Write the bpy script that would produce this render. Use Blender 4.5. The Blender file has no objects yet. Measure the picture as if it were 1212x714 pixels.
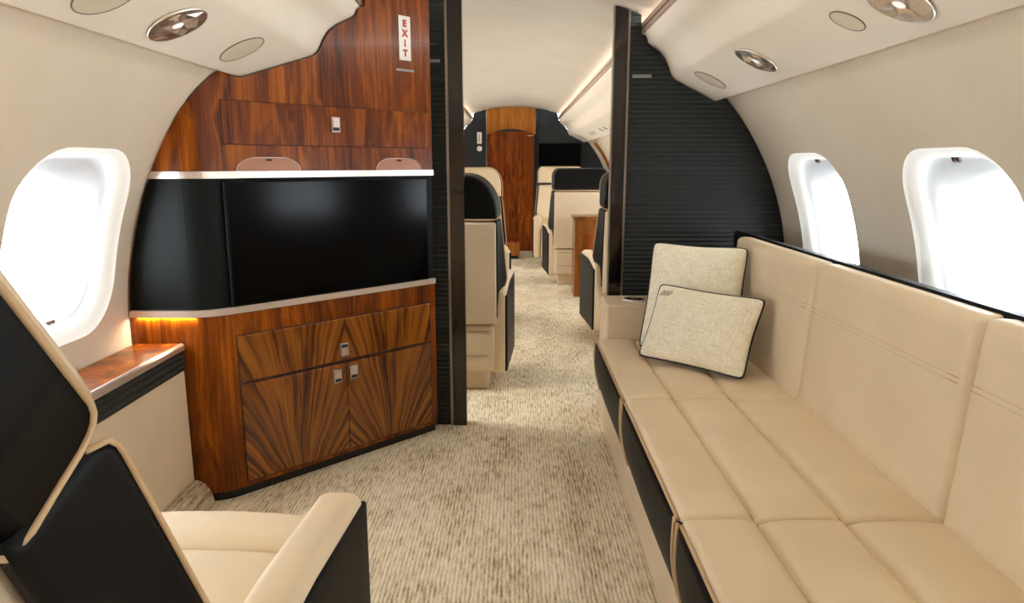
import bpy, bmesh, math, random
from mathutils import Vector, Matrix

random.seed(7)
D = bpy.data
SC = bpy.context.scene
COL = SC.collection
R = math.radians
PI = math.pi

# ------------------------------------------------------------------ materials
def new_mat(name):
    m = D.materials.new(name)
    m.use_nodes = True
    nt = m.node_tree
    b = nt.nodes["Principled BSDF"]
    return m, nt, b

def lin(r, g, b):
    f = lambda c: (c / 255 / 12.92) if c / 255 <= 0.04045 else ((c / 255 + 0.055) / 1.055) ** 2.4
    return (f(r), f(g), f(b), 1)

def plain(name, col, rough=0.5, metal=0.0, coat=0.0, spec=None):
    m, nt, b = new_mat(name)
    b.inputs["Base Color"].default_value = col
    b.inputs["Roughness"].default_value = rough
    b.inputs["Metallic"].default_value = metal
    b.inputs["Coat Weight"].default_value = coat
    if spec is not None:
        b.inputs["Specular IOR Level"].default_value = spec
    return m

def N(nt, kind, **kw):
    n = nt.nodes.new(kind)
    for k, v in kw.items():
        setattr(n, k, v)
    return n

def coords(nt, scale=(1, 1, 1), out="Object"):
    t = N(nt, "ShaderNodeTexCoord")
    mp = N(nt, "ShaderNodeMapping")
    mp.inputs["Scale"].default_value = scale
    nt.links.new(t.outputs[out], mp.inputs["Vector"])
    return mp.outputs["Vector"]

def noise(nt, vec, scale, detail=4, rough=0.55, dist=0.0):
    n = N(nt, "ShaderNodeTexNoise")
    n.inputs["Scale"].default_value = scale
    n.inputs["Detail"].default_value = detail
    n.inputs["Roughness"].default_value = rough
    n.inputs["Distortion"].default_value = dist
    nt.links.new(vec, n.inputs["Vector"])
    return n.outputs["Fac"]

def ramp(nt, fac, stops):
    r = N(nt, "ShaderNodeValToRGB")
    e = r.color_ramp.elements
    e[0].position, e[0].color = stops[0]
    e[1].position, e[1].color = stops[-1]
    for p, c in stops[1:-1]:
        x = e.new(p)
        x.color = c
    nt.links.new(fac, r.inputs["Fac"])
    return r.outputs["Color"]

def math_node(nt, op, a, b=None):
    n = N(nt, "ShaderNodeMath", operation=op)
    for i, v in enumerate((a, b)):
        if v is None:
            continue
        if isinstance(v, (int, float)):
            n.inputs[i].default_value = v
        else:
            nt.links.new(v, n.inputs[i])
    return n.outputs[0]

def mix_col(nt, fac, a, b, mode="MIX"):
    n = N(nt, "ShaderNodeMix", data_type="RGBA", blend_type=mode)
    ins = [s for s in n.inputs if s.enabled] if False else n.inputs
    for idx, v in ((0, fac), (6, a), (7, b)):
        if isinstance(v, (int, float, tuple)):
            ins[idx].default_value = v
        else:
            nt.links.new(v, ins[idx])
    return n.outputs[2]

def bump(nt, b, h, strength=0.2, dist=0.002):
    n = N(nt, "ShaderNodeBump")
    n.inputs["Strength"].default_value = strength
    n.inputs["Distance"].default_value = dist
    nt.links.new(h, n.inputs["Height"])
    nt.links.new(n.outputs["Normal"], b.inputs["Normal"])

def leather(name, c1, c2, rough, spec=0.35):
    m, nt, b = new_mat(name)
    v = coords(nt)
    f = noise(nt, v, 5, 3)
    nt.links.new(ramp(nt, f, [(0.3, c1), (0.7, c2)]), b.inputs["Base Color"])
    b.inputs["Roughness"].default_value = rough
    b.inputs["Specular IOR Level"].default_value = spec
    vo = N(nt, "ShaderNodeTexVoronoi")
    vo.inputs["Scale"].default_value = 420
    nt.links.new(v, vo.inputs["Vector"])
    bump(nt, b, vo.outputs["Distance"], 0.12, 0.0006)
    return m

M = {}
M["leather"] = leather("cream_leather", lin(220, 199, 166), lin(228, 208, 176), 0.5)
M["leather_deep"] = leather("cream_leather_shell", lin(216, 195, 164), lin(223, 203, 173), 0.5)
M["leather_seam"] = plain("leather_seam", lin(178, 150, 110), 0.7)
M["black_leather"] = leather("black_leather", lin(9, 10, 11), lin(12, 14, 14), 0.48, 0.16)
M["black_soft"] = leather("black_soft_leather", lin(30, 35, 37), lin(36, 41, 43), 0.55, 0.3)
M["piping_cream"] = plain("cream_piping", lin(196, 165, 125), 0.5)
M["piping_navy"] = plain("navy_piping", lin(26, 24, 34), 0.7)

def wall_mat(name, c1, c2):
    m, nt, b = new_mat(name)
    v = coords(nt)
    f = noise(nt, v, 3.5, 6, 0.65)
    nt.links.new(ramp(nt, f, [(0.35, c1), (0.65, c2)]), b.inputs["Base Color"])
    b.inputs["Roughness"].default_value = 0.75
    b.inputs["Specular IOR Level"].default_value = 0.2
    f2 = noise(nt, v, 160, 3)
    bump(nt, b, f2, 0.08, 0.001)
    return m
M["wall"] = wall_mat("wall_suede", lin(222, 210, 189), lin(227, 215, 195))
M["psu"] = wall_mat("overhead_suede", lin(228, 217, 199), lin(232, 221, 204))
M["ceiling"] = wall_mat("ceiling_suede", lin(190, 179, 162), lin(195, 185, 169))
M["disc"] = plain("cover_disc_beige", lin(212, 199, 174), 0.6)
M["window_rim"] = plain("window_rim_ivory", lin(240, 236, 226), 0.5)
M["window_white"] = plain("window_white", lin(166, 164, 161), 0.45)
M["placard"] = plain("window_latch_brown", lin(150, 128, 120), 0.5)
M["placard_dark"] = plain("window_latch_button", lin(80, 62, 58), 0.5)

def wood(name, dark, mid, light, zs=0.55, rough=0.22):
    m, nt, b = new_mat(name)
    v = coords(nt, (9, 9, zs * 1.5))
    warp = noise(nt, coords(nt, (2.2, 2.2, 1.2)), 2.0, 3, 0.5, 0.6)
    vm = N(nt, "ShaderNodeVectorMath", operation="ADD")
    sc = N(nt, "ShaderNodeVectorMath", operation="SCALE")
    cb = N(nt, "ShaderNodeCombineXYZ")
    nt.links.new(warp, cb.inputs[0]); nt.links.new(warp, cb.inputs[1])
    nt.links.new(cb.outputs[0], sc.inputs[0]); sc.inputs["Scale"].default_value = 1.3
    nt.links.new(v, vm.inputs[0]); nt.links.new(sc.outputs[0], vm.inputs[1])
    f = noise(nt, vm.outputs[0], 2.0, 6, 0.55, 0.5)
    g = noise(nt, coords(nt, (120, 120, 2.2)), 1.0, 4, 0.6)
    h = math_node(nt, "ADD", math_node(nt, "MULTIPLY", f, 0.68), math_node(nt, "MULTIPLY", g, 0.32))
    col = ramp(nt, h, [(0.34, dark), (0.5, mid), (0.66, light)])
    nt.links.new(col, b.inputs["Base Color"])
    b.inputs["Roughness"].default_value = rough
    b.inputs["Specular IOR Level"].default_value = 0.22
    b.inputs["Coat Weight"].default_value = 0.06
    b.inputs["Coat Roughness"].default_value = 0.12
    return m
M["wood"] = wood("glossy_walnut", lin(58, 21, 1), lin(120, 56, 4), lin(178, 98, 12), rough=.32)
M["wood_table"] = wood("honey_wood", lin(96, 52, 16), lin(128, 74, 24), lin(150, 92, 34))
M["wood_transom"] = wood("transom_wood", lin(130, 74, 22), lin(160, 98, 34), lin(180, 116, 46))
M["wood_door"] = wood("door_wood", lin(72, 26, 8), lin(122, 56, 16), lin(166, 86, 26))

def flame(name):
    """book-matched flame figure: grain fans out from below the middle of each of two mirrored halves"""
    m, nt, b = new_mat(name)
    t = N(nt, "ShaderNodeTexCoord")
    s = N(nt, "ShaderNodeSeparateXYZ")
    nt.links.new(t.outputs["Object"], s.inputs[0])
    ax = math_node(nt, "ABSOLUTE", s.outputs[0])
    wn = noise(nt, coords(nt, (4, 1, 3)), 1.2, 2, 0.4)
    u = math_node(nt, "SUBTRACT", math_node(nt, "ADD", ax, math_node(nt, "MULTIPLY", math_node(nt, "SUBTRACT", wn, 0.5), 0.05)), 0.2)
    w = math_node(nt, "ADD", s.outputs[2], 0.20)
    w = math_node(nt, "POWER", math_node(nt, "MAXIMUM", w, 0.02), 1.4)
    q = math_node(nt, "DIVIDE", u, w)
    cb = N(nt, "ShaderNodeCombineXYZ")
    nt.links.new(q, cb.inputs[0])
    nt.links.new(math_node(nt, "MULTIPLY", s.outputs[2], 0.10), cb.inputs[2])
    f = noise(nt, cb.outputs[0], 11, 3, 0.6, 0.0)
    f2 = noise(nt, cb.outputs[0], 46, 2, 0.5)
    sn = math_node(nt, "SINE", math_node(nt, "ADD", math_node(nt, "MULTIPLY", q, 48.0), math_node(nt, "MULTIPLY", f, 16.0)))
    h = math_node(nt, "ADD", math_node(nt, "MULTIPLY", f, 0.66), math_node(nt, "MULTIPLY", f2, 0.34))
    h = math_node(nt, "ADD", h, math_node(nt, "MULTIPLY", sn, 0.018))
    col = ramp(nt, h, [(0.37, lin(48, 18, 3)), (0.45, lin(98, 49, 9)), (0.53, lin(136, 77, 17)), (0.66, lin(160, 96, 27))])
    nt.links.new(col, b.inputs["Base Color"])
    b.inputs["Roughness"].default_value = 0.25
    b.inputs["Coat Weight"].default_value = 0.3
    b.inputs["Coat Roughness"].default_value = 0.1
    return m
M["flame"] = flame("flame_veneer")

def ribbed(name, c):
    m, nt, b = new_mat(name)
    v = coords(nt)
    w = N(nt, "ShaderNodeTexWave", wave_type="BANDS", bands_direction="Z", wave_profile="SIN")
    w.inputs["Scale"].default_value = 15.2
    nt.links.new(v, w.inputs["Vector"])
    n2 = noise(nt, v, 300, 2)
    nt.links.new(mix_col(nt, n2, tuple(x * 0.75 for x in c[:3]) + (1,), c), b.inputs["Base Color"])
    b.inputs["Roughness"].default_value = 0.6
    b.inputs["Specular IOR Level"].default_value = 0.25
    bump(nt, b, w.outputs["Fac"], 0.9, 0.006)
    return m
M["ribbed"] = ribbed("ribbed_black_fabric", lin(46, 49, 47))
M["black_panel"] = plain("black_panel", lin(15, 18, 16), 0.45, spec=0.12)
M["charcoal"] = plain("charcoal_panel", lin(46, 52, 56), 0.6, spec=0.3)
M["gloss_black"] = plain("gloss_black_wood", lin(17, 11, 8), 0.12, coat=0.4)
M["screen"] = plain("screen_glass", lin(3, 3, 4), 0.16, spec=0.08)
M["toe"] = plain("black_toe", lin(10, 9, 9), 0.5)
M["nickel"] = plain("brushed_nickel", lin(222, 206, 194), 0.3, 0.8)
M["latch_metal"] = plain("latch_nickel", lin(205, 192, 184), 0.35, 1.0)
M["latch_gap"] = plain("latch_gap", lin(24, 18, 16), 0.6)
M["copper_rail"] = plain("rose_rail", lin(196, 168, 150), 0.35, 0.6)
M["rail_dark"] = plain("rail_groove", lin(70, 50, 42), 0.6)
M["chrome"] = plain("chrome_reflector", lin(244, 236, 230), 0.3, 1.0)
M["silver"] = plain("silver_edge", lin(150, 140, 132), 0.3, 1.0)
M["tag_grey"] = plain("tag_grey", lin(150, 150, 146), 0.4, 0.4)
M["sign_white"] = plain("sign_white", lin(238, 234, 228), 0.4)
M["sign_red"] = plain("sign_red", lin(196, 60, 48), 0.5)
M["sign_blue"] = plain("sign_blue", lin(150, 168, 190), 0.5)
M["pink_reflection"] = plain("reflection_rose", lin(158, 106, 78), 0.35, 0.3)
M["seam"] = plain("seam_shadow", lin(122, 108, 88), 0.8)
M["dark_gap"] = plain("dark_gap", lin(28, 12, 5), 0.6)

def carpet():
    m, nt, b = new_mat("carpet_beige")
    a = noise(nt, coords(nt, (95, 17, 17)), 1.0, 3, 0.6)
    a2 = noise(nt, coords(nt, (260, 60, 60)), 1.0, 2, 0.6)
    big = noise(nt, coords(nt, (1, 0.45, 1)), 7, 3, 0.6)
    w = N(nt, "ShaderNodeTexWave", wave_type="BANDS", bands_direction="X")
    w.inputs["Scale"].default_value = 26
    w.inputs["Distortion"].default_value = 1.2
    w.inputs["Detail"].default_value = 1
    nt.links.new(coords(nt), w.inputs["Vector"])
    h = math_node(nt, "ADD", math_node(nt, "MULTIPLY", a, 0.55), math_node(nt, "MULTIPLY", a2, 0.2))
    h = math_node(nt, "ADD", h, math_node(nt, "MULTIPLY", big, 0.3))
    h = math_node(nt, "ADD", h, math_node(nt, "MULTIPLY", w.outputs["Fac"], 0.10))
    col = ramp(nt, h, [(0.43, lin(150, 131, 99)), (0.52, lin(203, 187, 155)), (0.60, lin(227, 213, 185)), (0.70, lin(240, 229, 206))])
    nt.links.new(col, b.inputs["Base Color"])
    b.inputs["Roughness"].default_value = 0.95
    b.inputs["Specular IOR Level"].default_value = 0.1
    bump(nt, b, math_node(nt, "ADD", a, w.outputs["Fac"]), 0.3, 0.004)
    return m
M["carpet"] = carpet()

def linen():
    m, nt, b = new_mat("pillow_linen")
    a = noise(nt, coords(nt, (240, 240, 30)), 1.0, 3)
    a2 = noise(nt, coords(nt, (30, 30, 260)), 1.0, 3)
    h = math_node(nt, "MULTIPLY", math_node(nt, "ADD", a, a2), 0.5)
    nt.links.new(ramp(nt, h, [(0.36, lin(224, 214, 184)), (0.62, lin(250, 244, 224))]), b.inputs["Base Color"])
    b.inputs["Roughness"].default_value = 0.9
    b.inputs["Specular IOR Level"].default_value = 0.1
    bump(nt, b, h, 0.3, 0.002)
    return m
M["linen"] = linen()
M["navy_cloth"] = plain("navy_cloth", lin(30, 29, 40), 0.9)
M["embroidery"] = plain("embroidery_thread", lin(140, 122, 92), 0.8)

def pane_mat():
    m = D.materials.new("window_pane")
    m.use_nodes = True
    nt = m.node_tree
    nt.nodes.clear()
    o = N(nt, "ShaderNodeOutputMaterial")
    mx = N(nt, "ShaderNodeMixShader")
    tr = N(nt, "ShaderNodeBsdfTransparent")
    gl = N(nt, "ShaderNodeBsdfGlossy")
    gl.inputs["Roughness"].default_value = 0.05
    mx.inputs[0].default_value = 0.05
    nt.links.new(tr.outputs[0], mx.inputs[1])
    nt.links.new(gl.outputs[0], mx.inputs[2])
    nt.links.new(mx.outputs[0], o.inputs[0])
    return m
M["pane"] = pane_mat()

def emit(name, col, s):
    m, nt, b = new_mat(name)
    b.inputs["Emission Color"].default_value = col
    b.inputs["Emission Strength"].default_value = s
    return m
M["bulb"] = emit("downlight_bulb", (1, 0.92, 0.84, 1), 0.25)

# ------------------------------------------------------------------ mesh helpers
def bm_obj(name, bm, mat, parent=None, smooth=True, wn=False, rm=0.0):
    if rm:
        bmesh.ops.remove_doubles(bm, verts=bm.verts, dist=rm)
    bmesh.ops.recalc_face_normals(bm, faces=bm.faces)
    me = D.meshes.new(name)
    bm.to_mesh(me)
    bm.free()
    for p in me.polygons:
        p.use_smooth = smooth
    mats = mat if isinstance(mat, (list, tuple)) else [mat]
    for m_ in mats:
        me.materials.append(m_)
    o = D.objects.new(name, me)
    COL.objects.link(o)
    if parent:
        o.parent = parent
    if wn:
        o.modifiers.new("wn", "WEIGHTED_NORMAL").keep_sharp = True
    return o

def tag(o, label=None, cat=None, group=None, kind=None):
    if label: o["label"] = label
    if cat: o["category"] = cat
    if group: o["group"] = group
    if kind: o["kind"] = kind
    return o

def thing(name, label, cat, loc=(0, 0, 0), rz=0.0, group=None):
    o = D.objects.new(name, None)
    COL.objects.link(o)
    o.empty_display_size = 0.05
    o.location = loc
    o.rotation_euler = (0, 0, rz)
    return tag(o, label, cat, group)

def axis_vals(h, r, n, k):
    if r <= 0:
        return [-h + 2 * h * i / n for i in range(n + 1)]
    v = [-h + r - r * math.tan(R(45) * (k - i) / k) for i in range(k)]
    mid = [-(h - r) + 2 * (h - r) * i / n for i in range(n + 1)]
    return v + mid + [-x for x in reversed(v)]

def softbox(bm, c, s, r=0.01, div=(1, 1, 1), k=3, fn=None, mtx=None, mi=0):
    """rounded box: centre c, size s, corner radius r; fn(local vector) may reshape it"""
    h = [x / 2 for x in s]
    r = min(r, min(h) * 0.999)
    A = [axis_vals(h[i], r, div[i], k) for i in range(3)]
    cache = {}
    def vert(p):
        key = tuple(round(x, 7) for x in p)
        if key in cache:
            return cache[key]
        q = Vector(p)
        inner = Vector([max(-(h[i] - r), min(h[i] - r, q[i])) for i in range(3)])
        d = q - inner
        if d.length > 1e-9:
            q = inner + d.normalized() * r
        if fn:
            q = fn(q)
        q = q + Vector(c)
        if mtx:
            q = mtx @ q
        v = bm.verts.new(q)
        cache[key] = v
        return v
    for ax in range(3):
        u, w = [(1, 2), (0, 2), (0, 1)][ax]
        for sgn in (-1, 1):
            for i in range(len(A[u]) - 1):
                for j in range(len(A[w]) - 1):
                    quad = []
                    for a, b in ((i, j), (i + 1, j), (i + 1, j + 1), (i, j + 1)):
                        p = [0, 0, 0]
                        p[ax] = sgn * h[ax]; p[u] = A[u][a]; p[w] = A[w][b]
                        quad.append(vert(p))
                    try:
                        f = bm.faces.new(quad)
                        f.material_index = mi
                    except ValueError:
                        pass
    return bm

def sbox(name, c, s, mat, parent=None, r=0.004, div=(1, 1, 1), k=2, fn=None, mtx=None):
    bm = bmesh.new()
    softbox(bm, c, s, r, div, k, fn, mtx)
    return bm_obj(name, bm, mat, parent, wn=(fn is None))

def tube(bm, pts, r, closed=False, n=8, mi=0):
    pts = [Vector(p) for p in pts]
    m = len(pts)
    rings = []
    up = None
    for i, p in enumerate(pts):
        a = pts[(i - 1) % m] if (closed or i > 0) else p
        b = pts[(i + 1) % m] if (closed or i < m - 1) else p
        t = (b - a).normalized()
        if up is None:
            up = t.orthogonal().normalized()
        up = (up - t * up.dot(t))
        up = up.normalized() if up.length > 1e-6 else t.orthogonal().normalized()
        sd = t.cross(up)
        rings.append([bm.verts.new(p + (up * math.cos(2 * PI * j / n) + sd * math.sin(2 * PI * j / n)) * r) for j in range(n)])
    rng = range(m) if closed else range(m - 1)
    for i in rng:
        A, B = rings[i], rings[(i + 1) % m]
        off = 0
        if closed and i == m - 1:
            off = min(range(n), key=lambda o_: sum((A[j].co - B[(j + o_) % n].co).length for j in range(n)))
        for j in range(n):
            f = bm.faces.new((A[j], A[(j + 1) % n], B[(j + 1 + off) % n], B[(j + off) % n]))
            f.material_index = mi
    if not closed:
        bm.faces.new(rings[0]); bm.faces.new(rings[-1])
    return bm

def sweep_y(bm, prof, y0, y1, n=1, closed=False):
    """sweep an (x,z) profile along y"""
    rows = [[bm.verts.new((x, y0 + (y1 - y0) * i / n, z)) for x, z in prof] for i in range(n + 1)]
    m = len(prof)
    for i in range(n):
        for j in range(m if closed else m - 1):
            bm.faces.new((rows[i][j], rows[i][(j + 1) % m], rows[i + 1][(j + 1) % m], rows[i + 1][j]))
    if closed:
        bm.faces.new(rows[0]); bm.faces.new(rows[-1])
    return bm

def prism(bm, pts, mp, a, b):
    """extrude a 2D outline between depths a and b; mp(u, v, depth) -> point"""
    A = [bm.verts.new(mp(u, v, a)) for u, v in pts]
    B = [bm.verts.new(mp(u, v, b)) for u, v in pts]
    n = len(pts)
    for i in range(n):
        bm.faces.new((A[i], A[(i + 1) % n], B[(i + 1) % n], B[i]))
    bm.faces.new(A); bm.faces.new(B)
    return bm

def rrect(hw, hh, r, n=64):
    """rounded rectangle outline as n points at evenly spread polar angles"""
    out = []
    for i in range(n):
        t = 2 * PI * i / n
        dx, dy = math.cos(t), math.sin(t)
        lo, hi = 0.0, hw + hh
        for _ in range(40):
            m = (lo + hi) / 2
            x, y = abs(dx * m), abs(dy * m)
            qx, qy = max(x - (hw - r), 0), max(y - (hh - r), 0)
            inside = (x <= hw and y <= hh) and (qx * qx + qy * qy <= r * r if (qx > 0 and qy > 0) else True)
            if inside: lo = m
            else: hi = m
        out.append((dx * lo, dy * lo))
    return out

def text_mesh(name, body, size, mat, parent, mtx, depth=0.0008, align="CENTER", space=1.0):
    cu = D.curves.new(name, "FONT")
    cu.body = body
    cu.size = size
    cu.extrude = depth
    cu.offset = .0022
    cu.align_x = align
    cu.align_y = "CENTER"
    cu.space_line = space
    o = D.objects.new(name, cu)
    COL.objects.link(o)
    dg = bpy.context.evaluated_depsgraph_get()
    me = D.meshes.new_from_object(o.evaluated_get(dg))
    D.objects.remove(o)
    me.name = name
    me.materials.clear()
    me.materials.append(mat)
    me.transform(mtx)
    m = D.objects.new(name, me)
    COL.objects.link(m)
    m.parent = parent
    return m

# ------------------------------------------------------------------ cabin section
Z0, RW = 0.594, 1.253
Y0, Y1 = -2.52, 9.33
FLOOR_X = math.sqrt(RW * RW - Z0 * Z0)
PSU = [(0.587, 1.760), (0.571, 1.728), (0.560, 1.700), (0.572, 1.684), (0.578, 1.662), (0.602, 1.643), (0.632, 1.622), (0.655, 1.596),
       (0.672, 1.562), (0.684, 1.528), (0.700, 1.508), (0.872, 1.421), (0.884, 1.4150), (0.892, 1.4145), (0.898, 1.418), (0.906, 1.427), (0.934, 1.434)]
CEIL = [(0.0, 1.858), (0.12, 1.856), (0.25, 1.847), (0.36, 1.832), (0.45, 1.810), (0.53, 1.783), (0.60, 1.755)]

def interp(tab, x):
    for (a, b), (c, d) in zip(tab, tab[1:]):
        if a <= x <= c:
            return b + (d - b) * (x - a) / (c - a)
    return tab[-1][1]

ENV = [p for p in CEIL if p[0] < 0.54] + [(0.545, 1.777), (0.5495, 1.696), (0.560, 1.696)] + PSU[3:]
def z_top(x, clr=0.003):
    x = abs(x)
    if x >= 0.934:
        return Z0 + math.sqrt(max(0, (RW - clr) ** 2 - x * x))
    return interp(ENV, x) - clr
def z_bot(x, clr=0.003):
    x = abs(x)
    if x <= FLOOR_X - clr:
        return 0.0
    return Z0 - math.sqrt(max(0, (RW - clr) ** 2 - x * x))

# floor
bm = bmesh.new()
for i in range(24):
    ya, yb = Y0 + (Y1 - Y0) * i / 24, Y0 + (Y1 - Y0) * (i + 1) / 24
    vs = [bm.verts.new(p) for p in ((-FLOOR_X, ya, 0), (FLOOR_X, ya, 0), (FLOOR_X, yb, 0), (-FLOOR_X, yb, 0))]
    bm.faces.new(vs)
tag(bm_obj("floor", bm, M["carpet"], smooth=False, rm=1e-4), "beige streaked carpet along the aisle", "floor", kind="structure")

# ceiling
bm = bmesh.new()
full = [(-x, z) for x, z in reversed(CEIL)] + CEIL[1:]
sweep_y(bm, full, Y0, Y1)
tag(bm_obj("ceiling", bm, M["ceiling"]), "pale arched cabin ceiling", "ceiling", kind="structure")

# walls with window openings
PH0 = math.asin(-Z0 / RW)
PH1 = math.asin((1.433 - Z0) / RW)
PHC = R(15.2)
WHW, WHH, WR = 0.252, R(12.75) * RW, 0.165
NW = 64
def wall_pt(side, y, arc, rad=RW):
    ph = PHC + arc / RW
    return Vector((side * rad * math.cos(ph), y, Z0 + rad * math.sin(ph)))
A0, A1 = (PH0 - PHC) * RW, (PH1 - PHC) * RW
CW = 0.44
OUT = rrect(WHW, WHH, WR, NW)
def rect_hit(dx, dy):
    t = 1e9
    if dx > 1e-9: t = min(t, CW / dx)
    if dx < -1e-9: t = min(t, -CW / dx)
    if dy > 1e-9: t = min(t, A1 / dy)
    if dy < -1e-9: t = min(t, A0 / dy)
    return (dx * t, dy * t)
RECT = [rect_hit(*p) for p in OUT]
for cx_, cy_ in ((CW, A1), (-CW, A1), (CW, A0), (-CW, A0)):
    i = min(range(NW), key=lambda j: (RECT[j][0] - cx_) ** 2 + (RECT[j][1] - cy_) ** 2)
    RECT[i] = (cx_, cy_)
EDGE_A = sorted({round(p[1], 6) for p in RECT if abs(p[0] - CW) < 1e-6} | {round(A0, 6), round(A1, 6)})

def build_wall(side, name, centres, label):
    bm = bmesh.new()
    for yc in centres:
        ts = [0, 0.06, 0.16, 0.32, 0.52, 0.76, 1.0]
        rows = []
        for t in ts:
            rows.append([bm.verts.new(wall_pt(side, yc + OUT[i][0] * (1 - t) + RECT[i][0] * t, OUT[i][1] * (1 - t) + RECT[i][1] * t)) for i in range(NW)])
        for a in range(len(ts) - 1):
            for i in range(NW):
                bm.faces.new((rows[a][i], rows[a][(i + 1) % NW], rows[a + 1][(i + 1) % NW], rows[a + 1][i]))
    edges = []
    y = Y0
    for yc in sorted(centres):
        if yc - CW - y > 1e-3:
            edges.append((y, yc - CW))
        y = yc + CW
    if Y1 - y > 1e-3:
        edges.append((y, Y1))
    for a, b in edges:
        for j in range(len(EDGE_A) - 1):
            bm.faces.new([bm.verts.new(wall_pt(side, q, w)) for q, w in ((a, EDGE_A[j]), (b, EDGE_A[j]), (b, EDGE_A[j + 1]), (a, EDGE_A[j + 1]))])
    o = bm_obj(name, bm, M["wall"], rm=2e-4)
    return tag(o, label, "wall", kind="structure")

def win_y(k):
    return 1.88 + 0.88 * k
LK = [-3, -2, -1, 0, 2, 3, 4, 5, 6, 7]
RK = [-3, -2, -1, 0, 1, 2, 3, 4, 5, 6, 7]
build_wall(-1, "wall_left", [win_y(k) for k in LK], "cream curved cabin wall on the window side behind the ledge")
build_wall(1, "wall_right", [win_y(k) for k in RK], "cream curved cabin wall above the long sofa")

wn_count = [0]
def ring_loft(bm, rings, cap=False, mi=None):
    vs = [[bm.verts.new(p) for p in r] for r in rings]
    for a in range(len(vs) - 1):
        for i in range(NW):
            f = bm.faces.new((vs[a][i], vs[a][(i + 1) % NW], vs[a + 1][(i + 1) % NW], vs[a + 1][i]))
            if mi: f.material_index = mi[a]
    if cap:
        bm.faces.new(vs[-1])

def build_window(side, k, label, latch=None):
    wn_count[0] += 1
    yc = win_y(k)
    def ring(hw, hh, r, rad, shift=0.0):
        return [wall_pt(side, yc + u, v * RW / rad * 1.0 + shift, rad) for u, v in rrect(hw, hh, r, NW)]
    bm = bmesh.new()
    ring_loft(bm, [ring(WHW, WHH, WR, RW), ring(WHW - .004, WHH - .004, WR - .004, RW + .004), ring(WHW - .012, WHH - .012, WR - .01, RW + .010), ring(WHW - .032, WHH - .028, WR - .024, RW + .022), ring(WHW - .040, WHH - .036, WR - .03, RW + .032)])
    fr = bm_obj("window_%d" % wn_count[0], bm, M["window_rim"])
    tag(fr, label, "window", kind="structure")
    if label is None:
        fr["label"] = "window"
    bm = bmesh.new()
    ring_loft(bm, [ring(WHW - .040, WHH - .036, WR - .03, RW + .032), ring(WHW - .043, WHH - .039, WR - .032, RW + .05), ring(WHW - .056, WHH - .052, WR - .04, RW + .062),
                   ring(.205, .222, .12, RW + .085, -.028), ring(.188, .205, .105, RW + .118, -.055), ring(.184, .2, .10, RW + .13, -.058)])
    bm_obj("window_reveal", bm, M["window_white"], fr)
    bm = bmesh.new()
    pr = ring(.184, .2, .10, RW + .128, -.058)
    ctr = wall_pt(side, yc, -.058, RW + .13)
    vs = [bm.verts.new(p) for p in pr]
    c = bm.verts.new(ctr)
    for i in range(NW):
        bm.faces.new((vs[i], vs[(i + 1) % NW], c))
    bm_obj("window_pane", bm, M["pane"], fr)
    if latch:
        a, yo = latch
        p = wall_pt(side, yc + yo, a, RW + .055)
        ph = PHC + a / RW
        nrm = Vector((-side * math.cos(ph), 0, -math.sin(ph)))
        up = Vector((-side * math.sin(ph), 0, math.cos(ph)))
        mtx = Matrix((( 0, up.x, nrm.x, p.x), (1, up.y, nrm.y, p.y), (0, up.z, nrm.z, p.z), (0, 0, 0, 1)))
        bm = bmesh.new()
        softbox(bm, (0, 0, 0), (.036, .022, .006), .002, mtx=mtx)
        lt = bm_obj("shade_latch", bm, M["placard"], fr)
        for s in (-1, 1):
            bm = bmesh.new()
            softbox(bm, (.0085 * s, 0, .003), (.010, .011, .003), .001, mtx=mtx)
            bm_obj("latch_button", bm, M["placard_dark"], lt)

for k in LK:
    lab = {0: "bright window above the wooden ledge beside the swivel chair"}.get(k)
    build_window(-1, k, lab, (-.232, .03) if k == 0 else None)
for k in RK:
    lab = {0: "larger near bright window above the sofa back", 1: "narrow far bright window above the sofa, next to the black partition"}.get(k)
    build_window(1, k, lab, (.222, .045) if k in (0, 1) else None)

# end wall behind the camera
def end_shape(y, d, name, mat, label):
    bm = bmesh.new()
    xs = [x / 60 * RW * 0.9995 for x in range(-60, 61)]
    xs = sorted(set(xs + [s * x for s in (-1, 1) for x in (.558, .572, .585, .70, .90, .934, FLOOR_X)]))
    top = [(x, z_top(x, 0.0)) for x in xs]
    bot = [(x, z_bot(x, 0.0)) for x in xs]
    fr, bk = [], []
    for x, z in top: fr.append(((x, y, z), (x, y + d, z)))
    for (p, q), (x, z) in zip(fr, bot): bk.append(((x, y, z), (x, y + d, z)))
    V = [[bm.verts.new(c) for c in (fr[i][0], fr[i][1], bk[i][0], bk[i][1])] for i in range(len(xs))]
    for a, b in zip(V, V[1:]):
        bm.faces.new((a[0], b[0], b[2], a[2]))
        bm.faces.new((a[1], b[1], b[3], a[3]))
        bm.faces.new((a[0], b[0], b[1], a[1]))
        bm.faces.new((a[2], b[2], b[3], a[3]))
    return tag(bm_obj(name, bm, mat, smooth=False), label, "wall", kind="structure")
end_shape(Y0 - .03, .03, "wall_back", M["wall"], "plain cabin end wall behind the viewer")
end_shape(Y1, .03, "wall_front", M["charcoal"], "charcoal end wall around the wooden door at the far end")

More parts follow.
